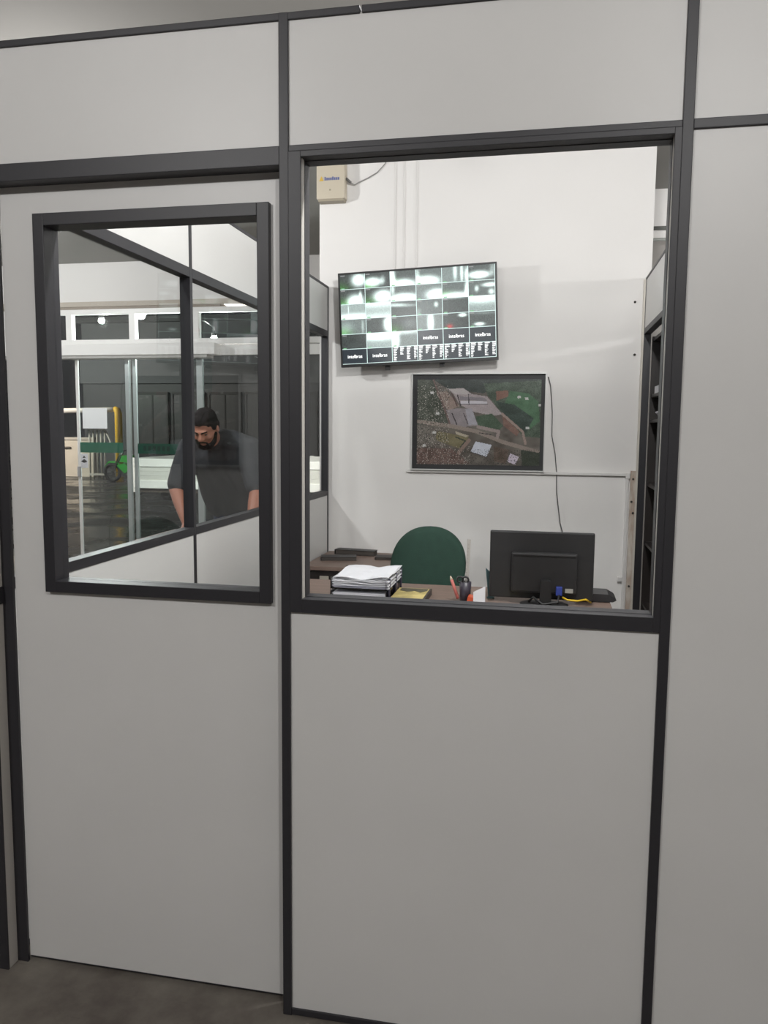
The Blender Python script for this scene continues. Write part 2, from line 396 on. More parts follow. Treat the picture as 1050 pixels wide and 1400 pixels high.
box('coping', -16.62, -13.73, 21.57, 21.78, 1.05, 1.13, mat('coping', (190, 178, 166), .8), yw)
tube('hose', [(-15.9, 21.57, -.1), (-15.9, 21.57, .5), (-15.6, 21.57, .78), (-14.6, 21.57, .8)], .03, mat('hose', (120, 108, 98), .6), yw)
bg = empty('barrier_gate', (-12, 20, -.15), label='yellow barrier post with white boom across the yard entrance', cat='barrier')
YEL = mat('yellow_paint', (238, 186, 20), .45)
tube('post', [(-11.95, 20, -.15), (-11.95, 20, 1.88), (-11.99, 20, 1.98), (-12.08, 20, 2.03)], [.11, .11, .10, .07], YEL, bg, n=14)
tube('boom', [(-12.05, 20, 2.0), (-12.3, 20, 1.99), (-14.3, 20, 1.94)], .075, mat('boom_white', (206, 196, 188), .5), bg, n=10)
yg = empty('yard_gate', (-12.7, 20.6, -.15), label='white barred yard gate behind the paper notice', cat='gate')
GW = mat('gate_white', (178, 172, 162), .6)
for k in range(5): tube('bar', [(-13.3+.13*k, 20.6, -.15), (-13.3+.13*k, 20.6, 1.45)], .028, GW, yg, n=6)
for z in (.0, .8, 1.4): box('crossbar', -13.32, -12.76, 20.57, 20.63, z-.03, z+.03, GW, yg)
tube('stay', [(-12.78, 20.6, 1.42), (-12.4, 20.55, .7), (-12.4, 20.55, -.15)], .025, GW, yg, n=6)

# motorcycle
mc = empty('motorcycle', (-11.8, 19.6, -.15), label='black motorcycle with bright green bodywork parked by yellow post', cat='motorcycle')
TY = mat('tyre', (22, 22, 23), .8); MG = mat('bright_green', (50, 190, 60), .35); RIM = mat('rim', (120, 120, 120), .3, metal=.7)
def torus(bm, c, r, rr, axis='y', n=24, k=8):
    rings = []
    for i in range(n):
        a = 2*math.pi*i/n; ring = []
        for j in range(k):
            b = 2*math.pi*j/k; d = r+rr*math.cos(b)
            p = Vector((d*math.cos(a), rr*math.sin(b), d*math.sin(a)))
            ring.append(bm.verts.new(Vector(c)+p))
        rings.append(ring)
    for i in range(n):
        for j in range(k): bm.faces.new((rings[i][j], rings[(i+1) % n][j], rings[(i+1) % n][(j+1) % k], rings[i][(j+1) % k]))
my = 19.6
for wx in (-11.95, -10.75):
    bm = bmesh.new(); torus(bm, (wx, my, .14), .24, .05); t = put('wheel', bm, TY, mc, smooth=True)
    bm = bmesh.new(); torus(bm, (wx, my, .14), .19, .012, k=6); btube(bm, [(wx, my-.03, .14), (wx, my+.03, .14)], .04, 10)
    for q in range(6):
        a = q*math.pi/3; btube(bm, [(wx, my, .14), (wx+.19*math.cos(a), my, .14+.19*math.sin(a))], .010, 5)
    put('rim', bm, RIM, t, smooth=True)
tube('fork', [(-11.95, my-.07, .14), (-11.7, my-.05, .62), (-11.62, my-.04, .75)], .022, RIM, mc)
tube('fork', [(-11.95, my+.07, .14), (-11.7, my+.05, .62), (-11.62, my+.04, .75)], .022, RIM, mc)
tube('handlebar', [(-11.5, my-.32, .82), (-11.6, my-.2, .8), (-11.62, my, .76), (-11.6, my+.2, .8), (-11.5, my+.32, .82)], .016, DARKP, mc)
prism('engine', [(-11.6, .02), (-11.1, .02), (-11.0, .32), (-11.65, .34)], 1, my-.11, my+.11, DARKP, mc)
prism('tank', [(-11.66, .46), (-11.58, .64), (-11.35, .66), (-11.15, .52), (-11.3, .42)], 1, my-.12, my+.12, MG, mc)
prism('mudguard', [(-12.2, .3), (-12.05, .47), (-11.85, .47), (-11.7, .36), (-11.85, .42), (-12.05, .42)], 1, my-.05, my+.05, MG, mc)
prism('side_fairing', [(-11.75, .35), (-11.5, .42), (-11.3, .25), (-11.5, .12)], 1, my-.13, my+.13, MG, mc)
prism('saddle', [(-11.2, .5), (-11.1, .56), (-10.6, .6), (-10.45, .66), (-10.5, .54), (-11.1, .45)], 1, my-.1, my+.1, DARKP, mc)
tube('exhaust', [(-11.45, my-.12, .1), (-11.1, my-.14, .05), (-10.6, my-.15, .18)], [.02, .03, .04], RIM, mc)
tube('swing_arm', [(-11.2, my-.06, .16), (-10.75, my-.06, .14)], .02, DARKP, mc)

# flatbed truck
tk = empty('flatbed_truck', (-3.4, 9.6, -.15), label='white flatbed truck with plank sides parked right outside the doors', cat='truck')
TW = mat('truck_white', (226, 226, 220), .5); TG = mat('truck_plank', (196, 196, 188), .6)
tx0, tx1 = -5.45, -1.3
box('bed_floor', tx0, tx1, 9.02, 10.9, .52, .58, mat('bed_wood', (80, 70, 62), .7), tk)
for yy, s in ((9.0, -1), (10.9, 1)):
    sb = box('side_rail', tx0, tx1, yy-.03, yy+.03, .58, .70, TW, tk, bev=.008)
    box('side_rail', tx0, tx1, yy-.03, yy+.03, .90, 1.02, TW, tk, bev=.008)
    for k in range(3): box('plank', tx0, tx1, yy-.012, yy+.012, .70+k*.0667, .764+k*.0667, TG, tk)
    for xx in (tx0+.05, -4.3, -3.2, -2.2, tx1-.05): box('stake', xx-.03, xx+.03, yy-.034*s*0-.02, yy+.02, .52, 1.03, TW, tk)
box('tailboard', tx0-.03, tx0+.02, 9.0, 10.9, .58, 1.02, TW, tk, bev=.006)
for yy in (9.6, 10.3): box('chassis_beam', tx0+.2, .4, yy-.05, yy+.05, .36, .52, DARKP, tk)
def wheel(x, y0, y1):
    bm = bmesh.new(); rr = .40
    n = 28
    prof = [(.20, y0), (.36, y0), (rr, y0+.05), (rr, y1-.05), (.36, y1), (.20, y1)]
    rings = [[bm.verts.new((x+r*math.cos(2*math.pi*k/n), yy, .25+r*math.sin(2*math.pi*k/n))) for k in range(n)] for r, yy in prof]
    for a, b in zip(rings, rings[1:]):
        for k in range(n): bm.faces.new((a[k], a[(k+1) % n], b[(k+1) % n], b[k]))
    t = put('wheel', bm, TY, tk, smooth=True)
    bm = bmesh.new(); btube(bm, [(x, y0+.03, .25), (x, y1-.03, .25)], .2, 20); btube(bm, [(x, y0, .25), (x, y0+.04, .25)], .07, 12)
    put('hub', bm, RIM, t, smooth=True)
for x in (-4.2, -.35):
    wheel(x, 9.08, 9.34); wheel(x, 10.56, 10.82)
prism('cab', [(-1.15, .35), (.55, .35), (.62, 1.05), (.50, 1.25), (.25, 2.05), (.05, 2.15), (-1.1, 2.15), (-1.15, 2.0)], 1, 9.05, 10.85, TW, tk)
prism('side_window', [(-.75, 1.3), (.33, 1.3), (.12, 1.95), (-.75, 1.95)], 1, 9.03, 9.049, FL, tk)
prism('windscreen', [(.513, 1.29), (.543, 1.29), (.293, 2.0), (.263, 2.0)], 1, 9.2, 10.7, FL, tk)
box('bumper', .5, .72, 9.0, 10.9, .3, .55, DARKP, tk, bev=.03)

# bulbs added just outside the transoms to light the truck and yard
def added_outside_lamp(x, z, e, label):
    L = empty('added_bulb_lamp', (x, YS+.5, z), label=label, cat='lamp')
    bm = bmesh.new(); bmesh.ops.create_uvsphere(bm, u_segments=16, v_segments=10, radius=.035); bm.transform(Matrix.Translation((x, YS+.5, z)))
    put('bulb', bm, mat('lamp_glow', (255, 255, 255), .5, emit=(255, 250, 240), estr=30), L, smooth=True)
    tube('arm', [(x, YS+.5, z+.035), (x, YS+.5, z+.12), (x, YS+.3, z+.16), (x, YS+.1, z+.16)], .012, DARKP, L)
    lathe('socket', [(.02, z+.025), (.028, z+.03), (.022, z+.07)], x, YS+.5, DARKP, L, n=14)
    ld = bpy.data.lights.new('bulb_light', 'POINT'); ld.energy = e; ld.shadow_soft_size = .05; ld.color = (1, .97, .92)
    lo = bpy.data.objects.new('bulb_light', ld); C.objects.link(lo); lo.parent = L; lo.location = (0, .06, -.02)
added_outside_lamp(-4.42, 2.69, 160, 'added glowing bulb outside the transom left of the centre pane')
added_outside_lamp(-3.05, 2.47, 220, 'added glowing bulb low behind the transom ledge above the man')
yl = empty('added_yard_lamp', (-17.6, 17, -.15), label='added yard lamp post, out of sight left of the glass doors', cat='lamp post')  # lamp post added out of sight to brighten the yard
tube('pole', [(-17.6, 17, -.15), (-17.6, 17, 4.6), (-17.3, 17.1, 4.85), (-16.9, 17.2, 4.9)], [.07, .05, .04, .035], SILVER, yl, n=12)
box('lamp_head', -17.0, -16.5, 17.08, 17.32, 4.86, 4.95, DARKP, yl, bev=.02)
box('lamp_glass', -16.95, -16.55, 17.11, 17.29, 4.845, 4.86, mat('lamp_glow', (255, 255, 255), .5, emit=(255, 250, 240), estr=30), yl)
ld = bpy.data.lights.new('added_yard_light', 'POINT'); ld.energy = 2200; ld.shadow_soft_size = .15; ld.color = (1, .95, .86)
lo = bpy.data.objects.new('added_yard_light', ld); C.objects.link(lo); lo.parent = yl; lo.location = (.85, .2, 4.92)

# ================================================================== ceiling lamps of the hall (these light the room)
LNAMES = ['left of the glass partition', 'behind the camera on the right', 'in front of the glass doors', 'beyond the right partition', 'in the hall left of the office door', 'above the office desk', 'in the room behind the right partition, added unseen to brighten it']
for i, (x, y, e, dp) in enumerate(LAMPS):
    L = empty('ceiling_lamp', (x, y, CEIL), label='white bulb lamp on the ceiling ' + LNAMES[i], cat='lamp', group='ceiling lamps')
    zc = CEIL-dp
    lathe('socket', [(.03, zc-.075), (.045, zc-.07), (.05, zc-.02), (.065, zc-.001)], x, y, WHITEALU, L)
    if dp: tube('cord', [(x, y, zc-.01), (x, y, CEIL-.001)], .005, WHITEALU, L)
    bz = zc-.145
    lathe('bulb', [(.008, bz-.068), (.04, bz-.055), (.062, bz-.025), (.068, bz), (.06, bz+.03), (.036, bz+.06), (.03, bz+.072)], x, y, mat('bulb_glow', (255, 255, 255), .5, emit=(255, 252, 246), estr=12), L)
    ld = bpy.data.lights.new('lamp_light', 'POINT'); ld.shadow_soft_size = .075; ld.energy = e; ld.color = (1, .988, .978)
    lo = bpy.data.objects.new('lamp_light', ld); C.objects.link(lo); lo.parent = L; lo.location = (0, 0, -.25-dp)

# ================================================================== television
tv = empty('television', (-.216, 3.19, 2.188), Matrix.Rotation(math.radians(-2.4), 3, 'Y'), label='wall television showing a grid of security camera views', cat='television')
TWd, TH = .998, .588
bm = bmesh.new()
b_ = .011
for a in ((-TWd/2, TWd/2, -TH/2, -TH/2+b_*1.6), (-TWd/2, TWd/2, TH/2-b_, TH/2), (-TWd/2, -TWd/2+b_, -TH/2+b_*1.6, TH/2-b_), (TWd/2-b_, TWd/2, -TH/2+b_*1.6, TH/2-b_)):
    bbox(bm, a[0], a[1], -.005, .03, a[2], a[3])
put('bezel', bm, DARKP, tv, True)
box('housing', -TWd/2+.004, TWd/2-.004, .006, .035, -TH/2+.004, TH/2-.004, DARKP, tv, local=True)
box('rear_cover', -.32, .32, .035, .06, -TH/2+.01, .12, DARKP, tv, bev=.008, local=True)
box('wall_bracket', -.2, .2, .06, .118, -.18, .1, DARKP, tv, local=True)
box('bracket_hook', -.22, -.19, .03, .05, -TH/2-.028, -TH/2+.03, DARKP, tv, local=True)
box('bracket_hook', .13, .16, .03, .05, -TH/2-.022, -TH/2+.03, DARKP, tv, local=True)
rng = np.random.default_rng(3)
cw, ch = 46, 27
img = np.zeros((6*ch, 6*cw, 3))
uu, vv = np.meshgrid((np.arange(cw)+.5)/cw, (np.arange(ch)+.5)/ch)
G = (.94, 1.02, 1.0)
cells = [
 [(60, [(.75, .4, .3, .45, 230)], 1), (62, [(.3, .6, .35, .3, 240), (.7, .5, .1, .3, 80)], 1), (74, [(.5, .9, .5, .35, 240), (.05, .5, .14, .9, 240)], 1), (96, [(.4, .8, .5, .35, 230), (.05, .4, .1, .5, 90)], 1), (120, [(.5, .3, .08, .6, 110), (.75, .4, .06, .7, 120), (.95, .6, .1, .5, 130)], 0), (78, [(.4, .62, .42, .25, 230), (.9, .3, .1, .4, 60)], 0)],
 [(60, [(.6, .85, .35, .5, 250), (.8, .4, .06, .3, 120)], 1), (58, [(.7, .6, .4, .45, 250)], 1), (90, [(.5, .85, .6, .35, 260), (.08, .2, .08, .3, 120)], 0), (112, [(.8, .7, .4, .35, 220)], 0), (92, [(.5, 1, .7, .35, 230), (.95, .5, .1, .6, 180)], 1), (92, [(.8, .3, .3, .14, 170), (.85, .75, .12, .2, 130), (.3, .5, .08, .2, 130)], 0)],
 [(150, [(.5, 1, .9, .35, 200), (.3, .3, .02, .3, 80)], 0), (168, [(.5, .0, .9, .3, 60), (.5, 1, .9, .3, 50)], 0), (70, [(.1, .2, .5, .12, 110), (.6, .3, .6, .1, 70)], 0), (92, [(.75, .35, .08, .18, 130), (.05, .8, .1, .3, 40)], 0), (66, [(.5, .02, .5, .08, 60)], 0), (140, [(.5, .0, 1, .45, 130)], 0)],
 [(104, [(.2, .5, .3, .4, 40), (.85, .5, .05, .5, 60)], 1), (70, [(.9, .5, .22, .5, 230), (.9, .2, .2, .2, 100)], 0), (62, [(.7, .5, .3, .4, 30)], 1), (112, [(.52, .5, .12, .7, 190)], 0), (58, [(.75, .15, .16, .12, 240)], 2), (70, [(.38, .8, .2, .12, 200), (.6, .1, .5, .1, 40)], 0)],
 [(58, [(.5, .8, .4, .3, 10)], 0), (150, [(.5, .05, .9, .4, 190)], 0), (110, [(.1, .5, .18, .7, 220), (.5, .0, .8, .2, 90)], 0), 'logo', 'logo', 'logo'],
 ['logo', 'logo', 'list', 'list', 'list', 'list']]
for r in range(6):
    for c in range(6):
        d = cells[r][c]; cell = np.zeros((ch, cw, 3))
        if isinstance(d, str):
            cell[:] = (40, 46, 52)
            if d == 'list':
                for k, (u0, hh) in enumerate(((.05, .9), (.32, .55), (.58, .85), (.86, .8))):
                    for j in range(ch):
                        if j % 3 != 2 and j/ch < hh:
                            x0 = int(u0*cw); wdt = int(3+rng.integers(0, 4) + (3 if j < 6 else 0))
                            cell[j, x0:min(cw-1, x0+wdt)] = 225
        else:
            base, blobs, g = d
            a = np.full((ch, cw), float(base)) + rng.normal(0, 7, (ch, cw))
            for (u, v, ru, rv, q_) in blobs: a += q_*np.exp(-(((uu-u)/ru)**2 + ((vv-v)/rv)**2)**1.4)
            for k in range(3): cell[..., k] = a*G[k]
            if g == 1:
                gm = np.exp(-((uu/.35)**2+((1-vv)/.4)**2)); cell[..., 1] += 45*gm; cell[..., 2] -= 10*gm
            if g == 2:
                gm = np.exp(-(((uu-.25)/.12)**2+((vv-.85)/.15)**2)); cell[..., 0] += 120*gm
            cell[1:3, 1:9] = np.maximum(cell[1:3, 1:9], 120); cell[ch-3:ch-1, 2:8] = (110, 160, 120)
        cell[-1, :] = (205, 225, 222); cell[:, -1] = (205, 225, 222)
        img[r*ch:(r+1)*ch, c*cw:(c+1)*cw] = cell
SX0, SX1, SZ0, SZ1 = -TWd/2+b_, TWd/2-b_, -TH/2+b_*1.6, TH/2-b_
scr = raster('screen', img, SX0, SX1, SZ0, SZ1, .0, vcolmat('screen_glow', 1.15, .25), tv)
WT = mat('lit_letters', (250, 250, 250), .5, emit=(255, 255, 255), estr=1.0)
cwd, chd = (SX1-SX0)/6, (SZ1-SZ0)/6
for (r, c) in ((4, 3), (4, 4), (4, 5), (5, 0), (5, 1)):
    text('screen_logo', 'intelbras', .031, SX0+(c+.5)*cwd, -.001, SZ1-(r+.5)*chd, WT, scr, sx=.9)

# ================================================================== framed aerial photograph
pic = empty('framed_photograph', (.165, 3.305, 1.532), label='framed aerial photograph of a factory below the television', cat='picture')
PW, PH = .836, .604
FRM = mat('frame_aluminium', (205, 205, 203), .4, metal=.2)
bm = bmesh.new(); f_ = .007
for a in ((-PW/2-f_, PW/2+f_, -PH/2-f_, -PH/2), (-PW/2-f_, PW/2+f_, PH/2, PH/2+f_), (-PW/2-f_, -PW/2, -PH/2, PH/2), (PW/2, PW/2+f_, -PH/2, PH/2)):
    bbox(bm, a[0], a[1], -.028, .004, a[2], a[3])
put('frame', bm, FRM, pic, True)
box('backing', -PW/2, PW/2, -.008, .004, -PH/2, PH/2, mat('black_mat', (42, 42, 44), .6), pic, local=True)
pw, ph = 208, 148
img = np.zeros((ph, pw, 3))
X, Y = np.meshgrid(110+(np.arange(pw)+.5)/pw*835, 92+(np.arange(ph)+.5)/ph*575)
def smooth_noise(n, h=ph, wd=pw):
    g = rng.random((n+2, n+2)); ys = np.linspace(0, n, h); xs = np.linspace(0, n, wd)
    y0 = ys.astype(int); x0 = xs.astype(int); fy = (ys-y0)[:, None]; fx = (xs-x0)[None, :]
    return (g[y0][:, x0]*(1-fy)*(1-fx)+g[y0+1][:, x0]*fy*(1-fx)+g[y0][:, x0+1]*(1-fy)*fx+g[y0+1][:, x0+1]*fy*fx)
n1, n2, n3 = smooth_noise(7), smooth_noise(26), rng.random((ph, pw))
img[:] = (92, 84, 76); img += ((n1-.5)*40)[..., None] + ((n2-.5)*34)[..., None]
def poly(pts, col, jit=6):
    ins = np.zeros(X.shape, bool); n = len(pts)
    for i in range(n):
        x1, y1 = pts[i]; x2, y2 = pts[(i+1) % n]
        cnd = (y1 > Y) != (y2 > Y)
        with np.errstate(divide='ignore', invalid='ignore'):
            xi = (x2-x1)*(Y-y1)/(y2-y1+1e-9)+x1
        ins ^= cnd & (X < xi)
    img[ins] = np.array(col) + ((n3-.5)*jit*2)[ins][:, None] + ((n2-.5)*jit*2)[ins][:, None]
def line(pts, wd, col):
    for (x1, y1), (x2, y2) in zip(pts, pts[1:]):
        dx, dy = x2-x1, y2-y1; l2 = dx*dx+dy*dy
        t = np.clip(((X-x1)*dx+(Y-y1)*dy)/l2, 0, 1); d = np.hypot(X-x1-t*dx, Y-y1-t*dy)
        img[d < wd/2] = np.array(col) + ((n3-.5)*14)[d < wd/2][:, None]
poly([(100, 90), (230, 90), (330, 400), (110, 400)], (72, 78, 66), 16)
poly([(110, 90), (950, 90), (950, 130), (640, 150), (560, 185), (320, 155), (230, 100)], (50, 60, 56), 10)
poly([(560, 120), (950, 100), (950, 480), (830, 470), (690, 320), (590, 200)], (66, 84, 66), 16)
poly([(740, 170), (860, 185), (930, 240), (940, 370), (880, 420), (800, 320), (700, 260)], (66, 112, 74), 8)
poly([(650, 240), (770, 260), (900, 350), (850, 450), (760, 400), (690, 310)], (46, 66, 56), 12)
poly([(645, 172), (725, 165), (730, 205), (650, 235)], (132, 88, 72), 8)
poly([(240, 180), (310, 170), (400, 270), (330, 300), (280, 260)], (140, 118, 108), 8)
poly([(315, 155), (425, 150), (485, 190), (585, 205), (690, 322), (640, 335), (500, 310), (400, 260), (355, 185)], (158, 144, 146), 8)
poly([(320, 155), (425, 152), (480, 190), (380, 195)], (178, 168, 168), 5)
poly([(400, 205), (570, 215), (590, 235), (405, 232)], (128, 120, 128), 5)
poly([(405, 236), (590, 238), (585, 256), (410, 258)], (192, 186, 196), 4)
poly([(300, 300), (390, 285), (480, 285), (530, 400), (350, 420)], (134, 124, 128), 6)
poly([(440, 290), (485, 285), (525, 395), (465, 398)], (150, 146, 156), 5)
line([(350, 320), (385, 395)], 7, (40, 34, 38)); line([(430, 320), (460, 390)], 6, (60, 54, 58))
line([(385, 195), (410, 275)], 7, (60, 50, 52)); line([(460, 190), (465, 260)], 6, (70, 62, 68)); line([(410, 258), (590, 258)], 4, (60, 54, 60))
line([(220, 95), (290, 270), (340, 400)], 12, (110, 84, 78)); line([(345, 185), (385, 270)], 8, (84, 56, 54))
poly([(510, 340), (620, 320), (700, 400), (660, 440), (530, 400)], (62, 84, 62), 10)
poly([(690, 330), (810, 440), (790, 470), (700, 400)], (120, 84, 72), 10)
line([(690, 322), (830, 440), (850, 520)], 16, (150, 126, 116))
line([(110, 375), (340, 405), (520, 440), (700, 510), (940, 575)], 26, (138, 122, 112))
line([(530, 410), (670, 440), (660, 480)], 22, (146, 128, 124)); line([(540, 450), (620, 462)], 6, (60, 52, 54))
poly([(250, 440), (470, 480), (410, 560), (240, 500)], (116, 106, 72), 8)
poly([(375, 440), (470, 470), (450, 480), (380, 460)], (170, 158, 136), 4)
line([(380, 480), (445, 505), (410, 550)], 9, (52, 60, 46))
line([(470, 500), (420, 560), (350, 650)], 24, (134, 108, 98))
poly([(515, 508), (625, 530), (590, 612), (482, 578)], (186, 190, 204), 4); line([(485, 580), (590, 612)], 5, (60, 56, 60))
poly([(750, 585), (808, 608), (785, 662), (732, 640)], (190, 176, 194), 4)
poly([(640, 540), (740, 560), (720, 660), (640, 640)], (88, 70, 58), 14)
poly([(820, 560), (950, 580), (950, 670), (830, 670)], (52, 60, 46), 12)
poly([(110, 560), (350, 560), (480, 660), (110, 670)], (104, 78, 70), 16)
sp = (n3 > .93) & ((X < 330) & (Y > 130) | (Y > 540) & (X < 480)); img[sp] = (176, 168, 160)
sp = (n3 < .10) & ((X < 330) | (Y > 560)); img[sp] = (40, 46, 40)
for (x, y) in ((850, 220), (800, 210), (860, 415), (940, 262), (210, 180), (160, 540), (230, 450), (250, 320)): poly([(x-12, y-7), (x+10, y-9), (x+13, y+7), (x-9, y+9)], (190, 188, 186), 3)
img = img*.75 + img.mean(-1, keepdims=True)*.25
raster('print', img*.98, -PW/2+.03, PW/2-.024, -PH/2+.03, PH/2-.032, -.0095, vcolmat('photo_print', 0, .35), pic)

# ================================================================== junction box and wiring on the back wall
jb = empty('junction_box', (-.79, 3.31, 3.05), label='beige plastic junction box high on the wall above the television', cat='box')
bm = bmesh.new(); bbox(bm, -.883, -.697, 3.235, 3.309, 2.935, 3.163, .010); put('cover', bm, mat('beige_plastic', (190, 180, 162), .5), jb)
box('lower_lip', -.872, -.705, 3.238, 3.305, 2.922, 2.937, mat('beige_dark', (150, 141, 124), .5), jb)
prism('logo_icon', [(-.862, 3.045), (-.835, 3.045), (-.848, 3.075)], 1, 3.2325, 3.2348, mat('logo_yellow', (206, 170, 70), .5), jb)
LB = mat('logo_blue', (98, 106, 150), .5)
for k in range(8): box('logo_stroke', -.828+k*.0125, -.819+k*.0125, 3.2325, 3.2348, 3.048, 3.064 + (.005 if k in (0, 4) else 0), LB, jb)
box('knockout', -.797, -.787, 3.2335, 3.2348, 2.985, 2.995, mat('beige_dark', (150, 141, 124), .5), jb)
tube('cable_plug', [(-.697, 3.27, 3.065), (-.665, 3.275, 3.038)], .008, mat('cable_grey', (110, 108, 106), .5), jb)
tube('antenna_cable', [(-.664, 3.28, 3.036), (-.645, 3.295, 3.03), (-.62, 3.298, 3.045), (-.56, 3.30, 3.07), (-.50, 3.30, 3.10), (-.45, 3.30, 3.15), (-.425, 3.30, 3.20), (-.42, 3.30, 3.222)], .0035, mat('cable_light', (140, 138, 136), .5), label='thin grey cable curving from the junction box to the ceiling', cat='cable')
DUCT = mat('white_duct', (214, 211, 209), .6)
for x, nm in ((-.384, 'leftmost of three thin white cable ducts dropping to the television'), (-.327, 'middle of three thin white cable ducts dropping to the television'), (-.245, 'rightmost of three thin white cable ducts dropping to the television')):
    d = empty('cable_duct', (x, 3.31, 2.2), label=nm, cat='duct')
    box('duct_body', x-.006, x+.006, 3.3045, 3.3095, 2.2, CEIL-.002, DUCT, d, bev=.002)
cd = empty('wall_conduit', (.4, 3.31, 1.216), label='white horizontal conduit under the photograph turning down at the right', cat='conduit')
box('duct_run', -.29, 1.105, 3.292, 3.3095, 1.206, 1.224, DUCT, cd, bev=.003)
box('duct_drop', 1.088, 1.106, 3.292, 3.3095, .0, 1.206, DUCT, cd, bev=.003)
box('elbow', 1.085, 1.112, 3.288, 3.3095, 1.19, 1.228, DUCT, cd, bev=.004)
box('tap_box', 1.06, 1.088, 3.285, 3.3095, .545, .575, DUCT, cd, bev=.004)
bt = empty('wall_batten', (1.13, 3.3, 0), label='stained pale wooden batten in the right corner of the office', cat='batten')
box('board', 1.115, 1.1455, 3.285, 3.309, 0, 1.24, mat('stained_board', (202, 194, 184), .7, var=.4, scale=5, stretch=(6, 6, 1.5), second=(164, 142, 126)), bt)
SCW = mat('screw_dark', (60, 56, 52), .5)
for (x, z) in ((1.13, 1.19), (1.125, 1.05), (1.136, .98), (1.13, .52), (1.13, .36)):
    tube('screw', [(x, 3.281, z), (x, 3.286, z)], .007, SCW, bt)
for (x, z, nm) in ((1.10, 2.262, 'upper dark screw head on the wall near the right partition'), (1.11, 1.948, 'lower dark screw head on the wall near the right partition')):
    s = empty('wall_screw', (x, 3.31, z), label=nm, cat='screw')
    lathe('head', [(.003, 0), (.007, .002), (.007, .006)], 0, 0, SCW, s, n=12, local=True).rotation_euler = (math.pi/2, 0, 0)
tube('power_cord', [(.60, 3.30, 1.815), (.615, 3.295, 1.76), (.63, 3.30, 1.60), (.632, 3.30, 1.45), (.655, 3.30, 1.34), (.668, 3.30, 1.22), (.672, 3.28, 1.10), (.685, 3.30, 1.0), (.70, 3.29, .90), (.735, 3.29, .78), (.74, 3.29, .3)], .003, mat('cord_dark', (84, 82, 82), .5), label='thin dark cord hanging beside the photograph down behind the monitor', cat='cord')
# ================================================================== desk and what stands on it
DZ = .75
dk = empty('office_desk', (.13, 1.5, 0), label='brown laminate office desk behind the window', cat='desk')
box('desk_top', -.62, .885, 1.16, 1.89, DZ-.028, DZ, WOOD, dk, bev=.004)
box('side_panel', -.58, -.555, 1.2, 1.85, .0, DZ-.028, WOOD, dk)
box('side_panel', .80, .825, 1.2, 1.85, .0, DZ-.028, WOOD, dk)
box('modesty_panel', -.555, .80, 1.26, 1.278, .3, DZ-.028, WOOD, dk)

mo = empty('computer_monitor', (.59, 1.6, DZ), label='black computer monitor on the desk seen from behind', cat='monitor')
bm = bmesh.new(); bbox(bm, .372, .806, 1.585, 1.607, .770, 1.058, .006); put('housing', bm, DARKP, mo)
bm = bmesh.new(); bbox(bm, .464, .738, 1.553, 1.59, .80, .972, .010); put('rear_bulge', bm, DARKP, mo)
box('bulge_ridge', .47, .73, 1.549, 1.556, .962, .968, mat('dark_ridge', (58, 57, 58), .4), mo)
box('screen', .384, .794, 1.607, 1.6085, .785, 1.046, mat('dark_screen', (16, 16, 18), .2), mo)
prism('stand_neck', [(.585, DZ+.012), (.635, DZ+.012), (.63, .86), (.59, .86)], 1, 1.515, 1.553, DARKP, mo)
bm = bmesh.new()
bprism(bm, [(.605+.10*math.cos(a), 1.535+.075*math.sin(a)) for a in np.linspace(0, 2*math.pi, 28, endpoint=False)], 2, DZ, DZ+.012); put('stand_base', bm, DARKP, mo)
pl = box('video_plug', .652, .678, 1.532, 1.556, .798, .834, mat('plug_blue', (46, 62, 140), .5), mo, bev=.003)
tube('video_cable', [(.665, 1.535, .80), (.66, 1.515, .775), (.60, 1.50, .765), (.56, 1.52, .79), (.545, 1.54, .77), (.54, 1.60, .757)], .005, DARKP, mo)
box('rating_label', .69, .722, 1.5505, 1.5525, .808, .826, mat('label_grey', (150, 148, 142), .6), mo)
tube('data_cable', [(.68, 1.545, .79), (.70, 1.535, .782), (.74, 1.535, .780), (.775, 1.55, .785), (.80, 1.62, .758)], .004, mat('cable_yellow', (214, 178, 30), .5), mo)

ed = empty('network_device', (.83, 1.73, DZ), label='flat black electronic device at the right end of the desk', cat='device')
bm = bmesh.new(); bprism(bm, [(.74, DZ+.003), (.895, DZ+.003), (.91, DZ+.012), (.905, DZ+.020), (.875, DZ+.036), (.75, DZ+.038), (.74, DZ+.03)], 1, 1.67, 1.80)
put('case', bm, mat('device_black', (44, 43, 45), .4), ed)
for x in (.76, .86): tube('foot', [(x, 1.70, DZ), (x, 1.70, DZ+.004)], .008, DARKP, ed)

# letter trays
CLEAR = glassmat('clear_plastic', (.94, .94, .97), 1.6, .08)
SMOKE = mat('smoky_post', (60, 58, 72), .3)
lt = empty('letter_tray', (-.17, 1.6, DZ), label='two-tier clear plastic letter tray holding papers', cat='letter tray')
tx, ty, = -.292, 1.43
for k, z in enumerate((DZ+.004, DZ+.054)):
    t = box('tray', tx, tx+.245, ty, ty+.33, z, z+.003, CLEAR, lt)
    box('tray_side', tx, tx+.004, ty, ty+.33, z+.003, z+.042, CLEAR, t); box('tray_side', tx+.241, tx+.245, ty, ty+.33, z+.003, z+.042, CLEAR, t)
    box('tray_back', tx+.004, tx+.241, ty+.326, ty+.33, z+.003, z+.042, CLEAR, t)
    box('tray_lip', tx+.004, tx+.241, ty, ty+.004, z+.003, z+.016, CLEAR, t)
for (x, y) in ((tx+.250, ty+.03), (tx+.250, ty+.18), (tx+.250, ty+.31), (tx-.005, ty+.03), (tx-.005, ty+.31)):
    tube('tray_post', [(x, y, DZ), (x, y+.012, DZ+.098)], .005, SMOKE if x > 0-.1 else CLEAR, lt, n=8)
